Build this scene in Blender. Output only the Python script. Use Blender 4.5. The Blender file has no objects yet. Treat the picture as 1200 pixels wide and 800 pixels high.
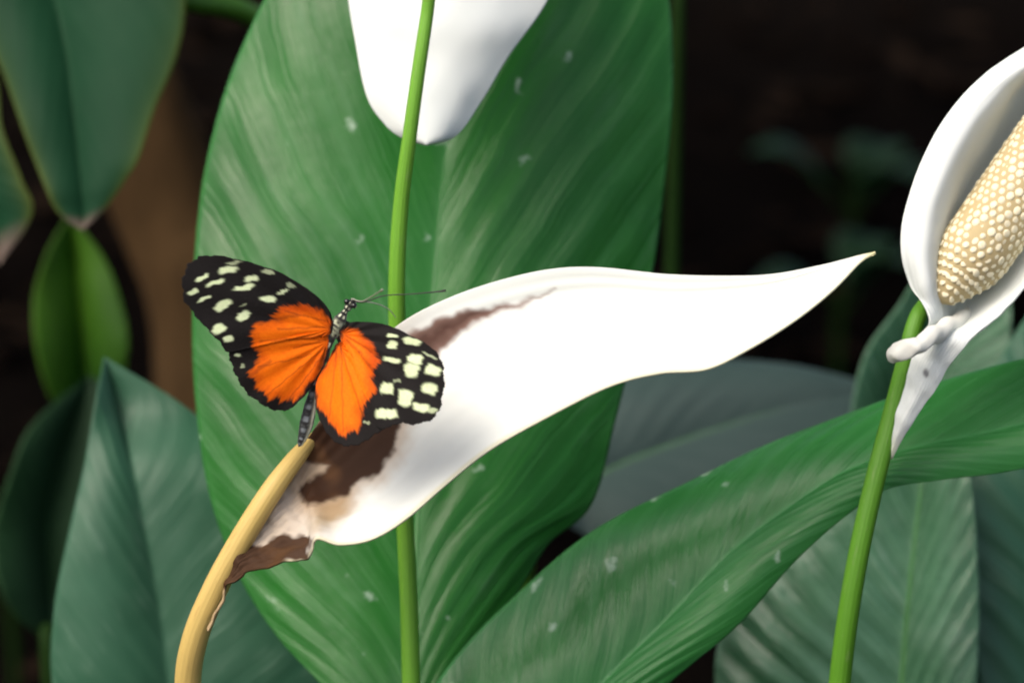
import bpy, math, random
import numpy as np
from mathutils import Vector, Euler, Matrix

random.seed(7); rng = np.random.default_rng(7)
scene = bpy.context.scene

# ------------------------------------------------------------------ camera
PITCH = math.radians(18.0)
CAM = np.array([0.0, -0.85, 0.95])
LENS, FOCUS = 108.0, 0.893
FWD = np.array([0.0, math.cos(PITCH), -math.sin(PITCH)])
RIGHT = np.array([1.0, 0.0, 0.0])
UP = np.array([0.0, math.sin(PITCH), math.cos(PITCH)])
cam_data = bpy.data.cameras.new("camera")
cam = bpy.data.objects.new("camera", cam_data); scene.collection.objects.link(cam)
cam.location = CAM; cam.rotation_euler = (math.pi/2 - PITCH, 0, 0)
cam_data.lens = LENS; cam_data.sensor_width = 36.0
cam_data.clip_start = 0.01; cam_data.clip_end = 500.0
cam_data.dof.use_dof = True; cam_data.dof.focus_distance = FOCUS; cam_data.dof.aperture_fstop = 9.5
scene.camera = cam

# ------------------------------------------------------------------ sky, sun, exposure
SUN_EL, SUN_AZ = math.radians(54), math.radians(-128)      # azimuth measured from +Y towards +X
world = bpy.data.worlds.new("World"); scene.world = world; world.use_nodes = True
wn = world.node_tree.nodes; wl = world.node_tree.links
for n in list(wn): wn.remove(n)
sky = wn.new("ShaderNodeTexSky"); sky.sky_type = 'NISHITA'; sky.sun_disc = False
sky.sun_elevation = SUN_EL; sky.sun_rotation = SUN_AZ; sky.dust_density = 8.0; sky.ozone_density = 0.5; sky.air_density = 0.9
bg = wn.new("ShaderNodeBackground"); bg.inputs["Strength"].default_value = 0.15
wo = wn.new("ShaderNodeOutputWorld")
wl.new(sky.outputs[0], bg.inputs[0]); wl.new(bg.outputs[0], wo.inputs[0])
sun_data = bpy.data.lights.new("sun", 'SUN'); sun_data.energy = 0.75; sun_data.angle = math.radians(45)
sun_data.color = (1.0, 0.98, 0.95)
sun = bpy.data.objects.new("sun", sun_data); scene.collection.objects.link(sun)
sd = Vector((math.sin(SUN_AZ)*math.cos(SUN_EL), math.cos(SUN_AZ)*math.cos(SUN_EL), math.sin(SUN_EL)))
sun.rotation_euler = (-sd).to_track_quat('-Z', 'Y').to_euler(); sun.location = (0, 0, 6)
vs = scene.view_settings
vs.view_transform = 'Standard'; vs.look = 'None'; vs.gamma = 1.0; vs.use_curve_mapping = False
vs.exposure = 0.62
scene.cycles.filter_width = 2.0

# ------------------------------------------------------------------ helpers
def P(x, y, d):
    """photo pixel + distance along the view axis -> world point"""
    w = d*36.0/LENS
    return CAM + FWD*d + RIGHT*((x-600.0)/1200.0*w) + UP*((400.0-y)/1200.0*w)
def to_px(p):
    v = np.asarray(p) - CAM; d = v@FWD; w = d*36.0/LENS
    return (v@RIGHT)/w*1200+600, 400-(v@UP)/w*1200, d
def PA(pts): return np.array([P(*p) for p in pts])

def catmull(pts, n):
    """n samples along a centripetal-ish Catmull-Rom through pts (k, ...)"""
    pts = np.asarray(pts, float); k = len(pts)
    t = np.linspace(0, k-1, n); i = np.minimum(t.astype(int), k-2); f = (t-i)
    ext = np.concatenate([[2*pts[0]-pts[1]], pts, [2*pts[-1]-pts[-2]]])
    sh = (n,)+(1,)*(pts.ndim-1); f = f.reshape(sh)
    a, b, c, d = ext[i], ext[i+1], ext[i+2], ext[i+3]
    return 0.5*((2*b)+(c-a)*f+(2*a-5*b+4*c-d)*f**2+(3*b-a-3*c+d)*f**3)

def wob(p, s, seed=0.0):
    """cheap smooth noise in [-1,1] from summed sines; p (...,3)"""
    x, y, z = p[..., 0]*s, p[..., 1]*s, p[..., 2]*s
    return (np.sin(x*1.7+y*.9+seed)+np.sin(y*2.3-z*1.1+seed*2.1+1)+np.sin(z*1.9+x*1.3+seed*.7+2)
            +.5*np.sin(3.1*x-2.7*z+seed)+.5*np.sin(4.3*y+2.2*x+seed*1.3))/4.0

def link(name, mesh, mat=None, parent=None, smooth=True):
    o = bpy.data.objects.new(name, mesh); scene.collection.objects.link(o)
    if mat: mesh.materials.append(mat)
    if smooth: mesh.polygons.foreach_set("use_smooth", [True]*len(mesh.polygons))
    if parent: o.parent = parent
    return o
def empty(name, loc, label, cat, group=None):
    """things sit at the world origin of their parts: the root keeps an identity frame for easy parenting"""
    o = bpy.data.objects.new(name, None); scene.collection.objects.link(o)
    o.empty_display_size = 0.02; o["label"] = label; o["category"] = cat; o.location = loc
    if group: o["group"] = group
    return o
def attach(o, root):
    o.parent = root; o.matrix_parent_inverse = Matrix.Translation(-Vector(root_loc(root)))
    return o
def root_loc(o):
    v = Vector(o.location)
    while o.parent: o = o.parent; v += o.location
    return v

def grid_mesh(name, g, uv=None, attrs=None, weld_ends=False):
    """g (n,m,3) -> mesh of quads"""
    n, m = g.shape[:2]
    me = bpy.data.meshes.new(name)
    idx = np.arange(n*m).reshape(n, m)
    q = np.stack([idx[:-1, :-1], idx[1:, :-1], idx[1:, 1:], idx[:-1, 1:]], -1).reshape(-1, 4)
    me.from_pydata(g.reshape(-1, 3).tolist(), [], q.tolist())
    if uv is not None:
        ul = me.uv_layers.new(name="UVMap")
        li = np.empty(len(me.loops), int); me.loops.foreach_get("vertex_index", li)
        ul.data.foreach_set("uv", uv.reshape(-1, 2)[li].astype(np.float32).ravel())
    for k, v in (attrs or {}).items():
        if v.shape[-1:] == (4,) and v.ndim == 3:
            a = me.color_attributes.new(k, 'FLOAT_COLOR', 'POINT'); a.data.foreach_set("color", v.reshape(-1).astype(np.float32))
        else:
            a = me.attributes.new(k, 'FLOAT', 'POINT'); a.data.foreach_set("value", v.reshape(-1).astype(np.float32))
    return me
def normals(g):
    du = np.gradient(g, axis=0); dv = np.gradient(g, axis=1)
    n = np.cross(du, dv); l = np.linalg.norm(n, axis=-1, keepdims=True); n = n/np.maximum(l, 1e-12)
    # facing the camera
    s = np.sign(np.sum(n*(CAM-g), -1).mean()); return n*(s if s else 1)
def solid(o, t):
    m = o.modifiers.new("thickness", 'SOLIDIFY'); m.thickness = t; m.offset = 0

def tube_mesh(name, path, radii, seg=16, caps=True, ell=None, uv=True):
    path = np.asarray(path, float); n = len(path); radii = np.broadcast_to(radii, (n,))
    T = np.gradient(path, axis=0); T /= np.linalg.norm(T, axis=1, keepdims=True)
    ref = np.array([0.31, -0.77, 0.55]); A = np.empty_like(T); prev = ref
    for i in range(n):
        a = prev - T[i]*(prev@T[i]); a /= np.linalg.norm(a); A[i] = a; prev = a
    B = np.cross(T, A)
    th = np.linspace(0, 2*math.pi, seg, endpoint=False)
    V = path[:, None]+radii[:, None, None]*(np.cos(th)[None, :, None]*A[:, None]+np.sin(th)[None, :, None]*B[:, None])
    verts = V.reshape(-1, 3).tolist(); faces = []
    for i in range(n-1):
        for j in range(seg):
            k = (j+1) % seg; faces.append((i*seg+j, i*seg+k, (i+1)*seg+k, (i+1)*seg+j))
    if caps:
        verts += [(path[0]-T[0]*radii[0]*.5).tolist(), (path[-1]+T[-1]*radii[-1]*.5).tolist()]; c = n*seg
        for j in range(seg):
            k = (j+1) % seg; faces.append((c, k, j)); faces.append((c+1, (n-1)*seg+j, (n-1)*seg+k))
    me = bpy.data.meshes.new(name); me.from_pydata(verts, [], faces)
    seglen = np.concatenate([[0], np.cumsum(np.linalg.norm(np.diff(path, axis=0), axis=1))])
    fib = np.stack([np.tile(np.cos(th), n), np.tile(np.sin(th), n), np.repeat(seglen, seg)], -1)
    if caps: fib = np.concatenate([fib, [[0, 0, 0], [0, 0, seglen[-1]]]])
    a = me.attributes.new('fibre', 'FLOAT_VECTOR', 'POINT'); a.data.foreach_set('vector', fib.astype(np.float32).ravel())
    return me
def tube(name, ctrl, rctrl, mat, parent, n=60, seg=16):
    path = catmull(ctrl, n); r = np.interp(np.linspace(0, 1, n), np.linspace(0, 1, len(rctrl)), rctrl)
    return attach(link(name, tube_mesh(name, path, r, seg), mat), parent)

def sdf(poly, q):
    """signed distance (negative inside) from points q (N,2) to a polygon"""
    poly = np.asarray(poly, float); a = poly; b = np.roll(poly, -1, 0)
    best = np.full(len(q), 1e9); inside = np.zeros(len(q), bool)
    for p0, p1 in zip(a, b):
        e = p1-p0; w = q-p0; t = np.clip((w@e)/max(e@e, 1e-9), 0, 1)
        best = np.minimum(best, np.linalg.norm(w-t[:, None]*e, axis=1))
        c = (p0[1] > q[:, 1]) != (p1[1] > q[:, 1])
        with np.errstate(divide='ignore', invalid='ignore'):
            xi = (p1[0]-p0[0])*(q[:, 1]-p0[1])/(p1[1]-p0[1])+p0[0]
        inside ^= c & (q[:, 0] < xi)
    return np.where(inside, -best, best)
def sstep(e0, e1, x):
    t = np.clip((x-e0)/(e1-e0), 0, 1); return t*t*(3-2*t)

# ------------------------------------------------------------------ materials
def nodes(name):
    m = bpy.data.materials.new(name); m.use_nodes = True
    nt = m.node_tree
    for n in list(nt.nodes): nt.nodes.remove(n)
    out = nt.nodes.new("ShaderNodeOutputMaterial")
    def N(t, **kw):
        n = nt.nodes.new(t)
        for k, v in kw.items():
            if k in n.inputs.keys(): n.inputs[k].default_value = v
            else: setattr(n, k, v)
        return n
    return m, nt, N, (lambda a, b: nt.links.new(a, b)), out
def math_node(N, L, op, a, b=None, c=None):
    n = N("ShaderNodeMath", operation=op)
    for i, v in enumerate((a, b, c)):
        if v is None: continue
        if isinstance(v, (int, float)): n.inputs[i].default_value = v
        else: L(v, n.inputs[i])
    return n.outputs[0]
def mixc(N, L, f, a, b, mode='MIX'):
    n = N("ShaderNodeMix", data_type='RGBA', blend_type=mode)
    for s, v in ((n.inputs[0], f), (n.inputs[6], a), (n.inputs[7], b)):
        if isinstance(v, (int, float)): s.default_value = v
        elif isinstance(v, tuple): s.default_value = v+(1,) if len(v) == 3 else v
        else: L(v, s)
    return n.outputs[2]

def leaf_mat(name, base, pale, dark, nveins=16.0, slope=4.0, rough=0.33, bump=0.35, specks=0.0, tip=None, spec=0.5, trans=0.12, margin=None, coat=0.0, residue_sheen=0.0):
    m, nt, N, L, out = nodes(name)
    uv = N("ShaderNodeUVMap"); sep = N("ShaderNodeSeparateXYZ"); L(uv.outputs[0], sep.inputs[0])
    u, t = sep.outputs[0], sep.outputs[1]                       # u 0..1 across (0.5 = midrib), t 0..1 base to tip
    au = math_node(N, L, 'ABSOLUTE', math_node(N, L, 'MULTIPLY_ADD', u, 2.0, -1.0))
    tc = N("ShaderNodeTexCoord")
    nz = N("ShaderNodeTexNoise", Scale=18.0, Detail=3.0); L(tc.outputs["Object"], nz.inputs["Vector"])
    nzf = N("ShaderNodeTexNoise", Scale=140.0, Detail=4.0, Roughness=0.6); L(tc.outputs["Object"], nzf.inputs["Vector"])
    nzm = N("ShaderNodeTexNoise", Scale=45.0, Detail=3.0); L(tc.outputs["Object"], nzm.inputs["Vector"])
    ph = math_node(N, L, 'SUBTRACT', math_node(N, L, 'MULTIPLY', t, nveins), math_node(N, L, 'MULTIPLY', math_node(N, L, 'POWER', au, 0.85), slope))
    ph = math_node(N, L, 'ADD', ph, math_node(N, L, 'MULTIPLY', nz.outputs[0], 0.9))
    s1 = math_node(N, L, 'SINE', math_node(N, L, 'MULTIPLY', ph, 2*math.pi))
    cmb = N("ShaderNodeCombineXYZ"); L(math_node(N, L, 'MULTIPLY', ph, 5.5), cmb.inputs[0]); L(math_node(N, L, 'MULTIPLY', u, 3.0), cmb.inputs[1])
    stk = N("ShaderNodeTexNoise", Scale=1.0, Detail=4.0, Roughness=0.62); L(cmb.outputs[0], stk.inputs["Vector"])
    h = math_node(N, L, 'ADD', math_node(N, L, 'MULTIPLY', s1, 0.45), math_node(N, L, 'MULTIPLY', stk.outputs[0], 2.4))
    h = math_node(N, L, 'ADD', h, math_node(N, L, 'MULTIPLY', nzm.outputs[0], 2.4))
    h = math_node(N, L, 'ADD', h, math_node(N, L, 'MULTIPLY', nzf.outputs[0], 0.30))
    bp = N("ShaderNodeBump", Strength=bump, Distance=0.0011); L(h, bp.inputs["Height"])
    # colour
    vein = math_node(N, L, 'MULTIPLY_ADD', s1, 0.5, 0.5)
    vein = math_node(N, L, 'POWER', vein, 3.0)
    rr = N("ShaderNodeValToRGB"); L(nz.outputs[0], rr.inputs[0])
    rr.color_ramp.elements[0].position = 0.32; rr.color_ramp.elements[0].color = dark+(1,)
    rr.color_ramp.elements[1].position = 0.68; rr.color_ramp.elements[1].color = base+(1,)
    c = mixc(N, L, math_node(N, L, 'MULTIPLY', vein, 0.15), rr.outputs[0], pale)
    c = mixc(N, L, math_node(N, L, 'MULTIPLY', nzf.outputs[0], 0.35), c, dark)
    mid = math_node(N, L, 'POWER', math_node(N, L, 'SUBTRACT', 1.0, au), 40.0)
    c = mixc(N, L, math_node(N, L, 'MULTIPLY', mid, 0.5), c, pale)
    # thin dry pale margin
    edge = math_node(N, L, 'POWER', au, 70.0)
    c = mixc(N, L, math_node(N, L, 'MULTIPLY', edge, 0.7), c, margin or pale)
    if margin:
        em = math_node(N, L, 'POWER', au, 9.0)
        em = math_node(N, L, 'MULTIPLY', em, math_node(N, L, 'POWER', t, 1.5))
        c = mixc(N, L, math_node(N, L, 'MULTIPLY', em, 0.9), c, margin)
    if tip:
        tm = N("ShaderNodeMapRange"); tm.inputs[1].default_value = 0.86; tm.inputs[2].default_value = 0.95
        L(math_node(N, L, 'ADD', t, math_node(N, L, 'MULTIPLY', nzm.outputs[0], 0.05)), tm.inputs[0])
        c = mixc(N, L, tm.outputs[0], c, tip)
    if residue_sheen:  # pale residue streaks along the veins, doubling as painted glossy highlights
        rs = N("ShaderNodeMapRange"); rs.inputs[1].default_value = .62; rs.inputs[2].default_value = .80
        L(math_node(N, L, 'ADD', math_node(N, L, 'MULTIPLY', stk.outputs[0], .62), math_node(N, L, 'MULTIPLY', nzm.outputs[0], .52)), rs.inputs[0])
        c = mixc(N, L, math_node(N, L, 'MULTIPLY', rs.outputs[0], residue_sheen), c, (.24, .38, .29))
    rough_out = math_node(N, L, 'ADD', math_node(N, L, 'MULTIPLY_ADD', nzm.outputs[0], 0.22, rough-0.21), math_node(N, L, 'MULTIPLY', stk.outputs[0], 0.2))
    if specks:
        vo = N("ShaderNodeTexVoronoi", Scale=110.0); va = N('ShaderNodeVectorMath', operation='MULTIPLY_ADD'); va.inputs[1].default_value = (.012, .012, .012); L(nzf.outputs[1], va.inputs[0]); L(tc.outputs['Object'], va.inputs[2]); L(va.outputs[0], vo.inputs['Vector'])
        wn_ = N("ShaderNodeTexWhiteNoise"); L(vo.outputs["Position"], wn_.inputs["Vector"])
        pick = math_node(N, L, 'LESS_THAN', wn_.outputs[0], 0.07*specks)
        dot = N("ShaderNodeMapRange"); dot.inputs[1].default_value = 0.26; dot.inputs[2].default_value = 0.02
        L(vo.outputs["Distance"], dot.inputs[0])
        sp = math_node(N, L, 'MULTIPLY', math_node(N, L, 'MULTIPLY', pick, dot.outputs[0]), 0.65)
        c = mixc(N, L, sp, c, (0.42, 0.55, 0.46))
    b = N("ShaderNodeBsdfPrincipled"); L(c, b.inputs["Base Color"]); L(rough_out, b.inputs["Roughness"])
    b.inputs["Specular IOR Level"].default_value = spec; L(bp.outputs[0], b.inputs["Normal"])
    b.inputs["Coat Weight"].default_value = coat; b.inputs["Coat Roughness"].default_value = 0.25
    tr = N("ShaderNodeBsdfTranslucent"); L(mixc(N, L, 0.5, c, (0.10, 0.28, 0.03)), tr.inputs[0])
    mx = N("ShaderNodeMixShader"); mx.inputs[0].default_value = trans
    L(b.outputs[0], mx.inputs[1]); L(tr.outputs[0], mx.inputs[2]); L(mx.outputs[0], out.inputs[0])
    return m

def plain(name, col, col2=None, scale=200.0, rough=0.5, bump=0.2, trans=0.0, dist=0.0005, stretch=None, spec=0.4):
    m, nt, N, L, out = nodes(name)
    tc = N("ShaderNodeTexCoord"); mp = N("ShaderNodeMapping"); L(tc.outputs["Object"], mp.inputs[0])
    if stretch: mp.inputs["Scale"].default_value = stretch
    nz = N("ShaderNodeTexNoise", Scale=scale, Detail=5.0, Roughness=0.6); L(mp.outputs[0], nz.inputs["Vector"])
    c = mixc(N, L, nz.outputs[0], col, col2 or tuple(x*.7 for x in col))
    b = N("ShaderNodeBsdfPrincipled", Roughness=rough); L(c, b.inputs["Base Color"]); b.inputs["Specular IOR Level"].default_value = spec
    bp = N("ShaderNodeBump", Strength=bump, Distance=dist); L(nz.outputs[0], bp.inputs["Height"]); L(bp.outputs[0], b.inputs["Normal"])
    if trans:
        tr = N("ShaderNodeBsdfTranslucent"); L(c, tr.inputs[0]); mx = N("ShaderNodeMixShader"); mx.inputs[0].default_value = trans
        L(b.outputs[0], mx.inputs[1]); L(tr.outputs[0], mx.inputs[2]); L(mx.outputs[0], out.inputs[0])
    else: L(b.outputs[0], out.inputs[0])
    return m

def attr_mat(name, attr, rough=0.6, bump=0.15, trans=0.0, scale=400.0, vary=0.15, spec=0.3, streak=False, dist=0.0004, sheen=0.0):
    """pigment stored on the mesh as a colour attribute, with fine procedural grain on top"""
    m, nt, N, L, out = nodes(name)
    at = N("ShaderNodeAttribute", attribute_name=attr)
    tc = N("ShaderNodeTexCoord"); nz = N("ShaderNodeTexNoise", Scale=scale, Detail=4.0)
    if streak:
        uv = N("ShaderNodeUVMap"); mp = N("ShaderNodeMapping"); mp.inputs["Scale"].default_value = streak
        L(uv.outputs[0], mp.inputs[0]); L(mp.outputs[0], nz.inputs["Vector"])
    else: L(tc.outputs["Object"], nz.inputs["Vector"])
    c = mixc(N, L, vary, at.outputs[0], nz.outputs[0], 'OVERLAY')
    b = N("ShaderNodeBsdfPrincipled", Roughness=rough); L(c, b.inputs["Base Color"]); b.inputs["Specular IOR Level"].default_value = spec
    b.inputs["Sheen Weight"].default_value = sheen
    bp = N("ShaderNodeBump", Strength=bump, Distance=dist); L(nz.outputs[0], bp.inputs["Height"]); L(bp.outputs[0], b.inputs["Normal"])
    if trans:
        tr = N("ShaderNodeBsdfTranslucent"); L(c, tr.inputs[0]); mx = N("ShaderNodeMixShader"); mx.inputs[0].default_value = trans
        L(b.outputs[0], mx.inputs[1]); L(tr.outputs[0], mx.inputs[2]); L(mx.outputs[0], out.inputs[0])
    else: L(b.outputs[0], out.inputs[0])
    return m

def stalk_mat(name, col, col2, blem, trans=.08, rough=.42):
    m, nt, N, L, out = nodes(name)
    at = N("ShaderNodeAttribute", attribute_name='fibre')
    def nz(sc, scale, det=4.0):
        mp = N("ShaderNodeMapping"); mp.inputs["Scale"].default_value = sc; L(at.outputs["Vector"], mp.inputs[0])
        n = N("ShaderNodeTexNoise", Scale=scale, Detail=det, Roughness=.6); L(mp.outputs[0], n.inputs["Vector"]); return n.outputs[0]
    fine, broad, spot = nz((5, 5, 12), 1.0), nz((.6, .6, 22), 1.0, 3.0), nz((2.2, 2.2, 150), 1.0)
    c = mixc(N, L, broad, col, col2)
    c = mixc(N, L, math_node(N, L, 'MULTIPLY', fine, .5), c, tuple(x*.55 for x in col2))
    r = N("ShaderNodeMapRange"); r.inputs[1].default_value = .60; r.inputs[2].default_value = .74; L(spot, r.inputs[0])
    c = mixc(N, L, math_node(N, L, 'MULTIPLY', r.outputs[0], .55), c, blem)
    b = N("ShaderNodeBsdfPrincipled", Roughness=rough); L(c, b.inputs["Base Color"]); b.inputs["Specular IOR Level"].default_value = .3
    bp = N("ShaderNodeBump", Strength=.5, Distance=.0006); L(math_node(N, L, 'ADD', fine, math_node(N, L, 'MULTIPLY', spot, .4)), bp.inputs["Height"]); L(bp.outputs[0], b.inputs["Normal"])
    tr = N("ShaderNodeBsdfTranslucent"); L(c, tr.inputs[0]); mx = N("ShaderNodeMixShader"); mx.inputs[0].default_value = trans
    L(b.outputs[0], mx.inputs[1]); L(tr.outputs[0], mx.inputs[2]); L(mx.outputs[0], out.inputs[0])
    return m
M = {}
M['leaf_main'] = leaf_mat('glossy_green_leaf', (.022, .145, .022), (.055, .21, .06), (.010, .085, .012), 15, 4.6, .26, .26, 1.6, spec=.26, residue_sheen=.10)
M['leaf_diag'] = leaf_mat('mid_green_leaf', (.032, .175, .040), (.07, .26, .09), (.020, .125, .028), 20, 5.0, .26, .20, 2.4, spec=.30, residue_sheen=.06)
M['leaf_blue'] = leaf_mat('blue_green_leaf', (.034, .118, .066), (.055, .15, .09), (.022, .085, .046), 16, 4.0, .45, .2, 0, spec=.35, residue_sheen=.3)
M['leaf_right'] = leaf_mat('pale_green_leaf', (.075, .200, .110), (.20, .40, .24), (.030, .11, .050), 15, 4.4, .28, .5, 0, spec=.6, residue_sheen=.8)
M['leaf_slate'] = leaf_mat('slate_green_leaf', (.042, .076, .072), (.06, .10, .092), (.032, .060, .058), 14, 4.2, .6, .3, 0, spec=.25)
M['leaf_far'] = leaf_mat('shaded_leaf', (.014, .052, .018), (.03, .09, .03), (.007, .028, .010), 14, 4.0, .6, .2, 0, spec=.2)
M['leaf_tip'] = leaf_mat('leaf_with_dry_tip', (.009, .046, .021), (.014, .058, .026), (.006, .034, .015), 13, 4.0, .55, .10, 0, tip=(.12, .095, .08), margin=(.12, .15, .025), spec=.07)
M['leaf_young'] = leaf_mat('young_light_green_leaf', (.07, .20, .012), (.14, .32, .03), (.025, .10, .008), 12, 4.0, .5, .2, 0, spec=.3, trans=.3)
M['petiole'] = plain('green_petiole', (.075, .22, .018), (.04, .13, .012), 60, .4, .15, trans=.08)
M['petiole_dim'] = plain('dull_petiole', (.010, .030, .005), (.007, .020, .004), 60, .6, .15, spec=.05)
M['midrib'] = plain('leaf_midrib_green', (.055, .18, .05), (.035, .13, .035), 80, .4, .15)
M['stalk'] = stalk_mat('bright_green_stalk', (.20, .46, .045), (.13, .35, .03), (.22, .36, .10))
M['stalk_dark'] = stalk_mat('green_flower_stalk', (.12, .32, .025), (.08, .24, .016), (.16, .26, .08))
M['stalk_old'] = stalk_mat('yellowed_stalk', (.66, .50, .17), (.56, .40, .12), (.40, .25, .08))
M['spathe'] = attr_mat('white_spathe', 'pigment', .6, .05, .25, 60, .04, .06, streak=(9.0, 1.6, 1.0), dist=.0007)
M['lobe'] = plain('white_spathe_lobe', (.80, .82, .78), (.76, .78, .72), 60, .55, .1, trans=.2, spec=.07)
M['floret'] = plain('cream_floret', (.76, .72, .54), (.68, .61, .41), 900, .55, .3)
M['floret_core'] = plain('brown_spadix_core', (.46, .38, .21), (.36, .28, .13), 300, .7, .3)
M['wing'] = attr_mat('butterfly_wing_scales', 'pigment', .7, .5, .06, 1400, .3, .08, dist=.00015)
M['body'] = attr_mat('butterfly_body_hair', 'pigment', .7, .6, 0, 1500, .2, .25, dist=.0003, sheen=.2)
M['black'] = plain('black_chitin', (.008, .008, .009), (.015, .014, .013), 900, .45, .1)
M['antenna_pale'] = plain('pale_chitin', (.30, .32, .25), (.2, .22, .18), 900, .5, .1)
M['eye'] = plain('dark_eye', (.006, .006, .008), (.01, .01, .01), 900, .15, .0, spec=.6)
M['bark'] = plain('brown_bark', (.085, .050, .021), (.022, .014, .007), 55, .9, 1.0, dist=.004, stretch=(1, 1, .25), spec=.05)
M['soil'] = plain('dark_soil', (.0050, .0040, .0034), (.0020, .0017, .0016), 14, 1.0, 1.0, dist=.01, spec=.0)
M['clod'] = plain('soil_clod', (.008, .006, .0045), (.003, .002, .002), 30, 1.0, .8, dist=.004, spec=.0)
M['litter'] = plain('dead_leaf_litter', (.022, .014, .009), (.007, .005, .004), 40, .9, .6, dist=.002, spec=.0)
M['shade_crown'] = plain('shade_crown_leaf', (.03, .085, .02), (.015, .05, .012), 8, .5, .2)

# ------------------------------------------------------------------ ground and background
def build_ground():
    # one sheet to the horizon, finer and lumpy near the plants
    r = np.concatenate([np.linspace(0, 5, 110), np.geomspace(5.3, 320, 26)])
    th = np.linspace(0, 2*math.pi, 161)
    R_, T_ = np.meshgrid(r, th, indexing='ij')
    g = np.stack([R_*np.cos(T_), 1.5+R_*np.sin(T_), np.zeros_like(R_)], -1)
    fade = np.clip(1-R_/6, 0, 1)
    g[..., 2] = -0.03 + fade*(.030*wob(g, 4, 1)+.018*wob(g, 13, 2)+.010*wob(g, 37, 5))
    g[:, -1] = g[:, 0]
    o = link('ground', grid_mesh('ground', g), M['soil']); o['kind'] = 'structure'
    o['label'] = 'dark bare soil in the shade behind the plants'
def lump(bm_v, bm_f, c, s, seed):
    b = len(bm_v)
    ico = [(0,0,1),(.894,0,.447),(.276,.851,.447),(-.724,.526,.447),(-.724,-.526,.447),(.276,-.851,.447),
           (.724,.526,-.447),(-.276,.851,-.447),(-.894,0,-.447),(-.276,-.851,-.447),(.724,-.526,-.447),(0,0,-1)]
    fs = [(0,1,2),(0,2,3),(0,3,4),(0,4,5),(0,5,1),(1,6,2),(2,7,3),(3,8,4),(4,9,5),(5,10,1),(2,6,7),(3,7,8),(4,8,9),(5,9,10),(1,10,6),(11,7,6),(11,8,7),(11,9,8),(11,10,9),(11,6,10)]
    for v in ico:
        k = random.uniform(.7, 1.2); bm_v.append((c[0]+v[0]*s*k, c[1]+v[1]*s*k, c[2]+v[2]*s*k*.7))
    bm_f += [tuple(b+i for i in f) for f in fs]
def build_litter():
    v, f = [], []
    for i in range(900):
        c = (random.uniform(-1.3, 1.3), random.uniform(.9, 3.8), random.uniform(-.03, -.005)); lump(v, f, c, random.uniform(.006, .028), i)
    me = bpy.data.meshes.new('soil_clods'); me.from_pydata(v, [], f)
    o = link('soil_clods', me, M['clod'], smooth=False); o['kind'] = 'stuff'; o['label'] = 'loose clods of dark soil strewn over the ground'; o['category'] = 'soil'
    v, f = [], []
    for i in range(380):
        c = np.array([random.uniform(-1.3, 1.3), random.uniform(.9, 3.8), random.uniform(.0, .03)])
        a = random.uniform(0, 6.28); l = random.uniform(.02, .06); w = l*.4; b = len(v)
        d = np.array([math.cos(a), math.sin(a), random.uniform(-.25, .25)]); n = np.array([-math.sin(a), math.cos(a), random.uniform(-.3, .3)])
        for (s, q, z) in ((-1, 0, 0), (-.3, 1, .25), (.4, .8, .2), (1, 0, .1), (.4, -.8, .2), (-.3, -1, .25), (0, 0, 0)):
            v.append((c+d*l*s+n*w*q+np.array([0, 0, z*w])).tolist())
        f += [(b+i, b+(i+1) % 6, b+6) for i in range(6)]
    me = bpy.data.meshes.new('leaf_litter'); me.from_pydata(v, [], f)
    o = link('leaf_litter', me, M['litter'], smooth=False); o['kind'] = 'stuff'; o['label'] = 'scattered dead brown leaves lying on the dark soil'; o['category'] = 'leaf litter'

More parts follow.
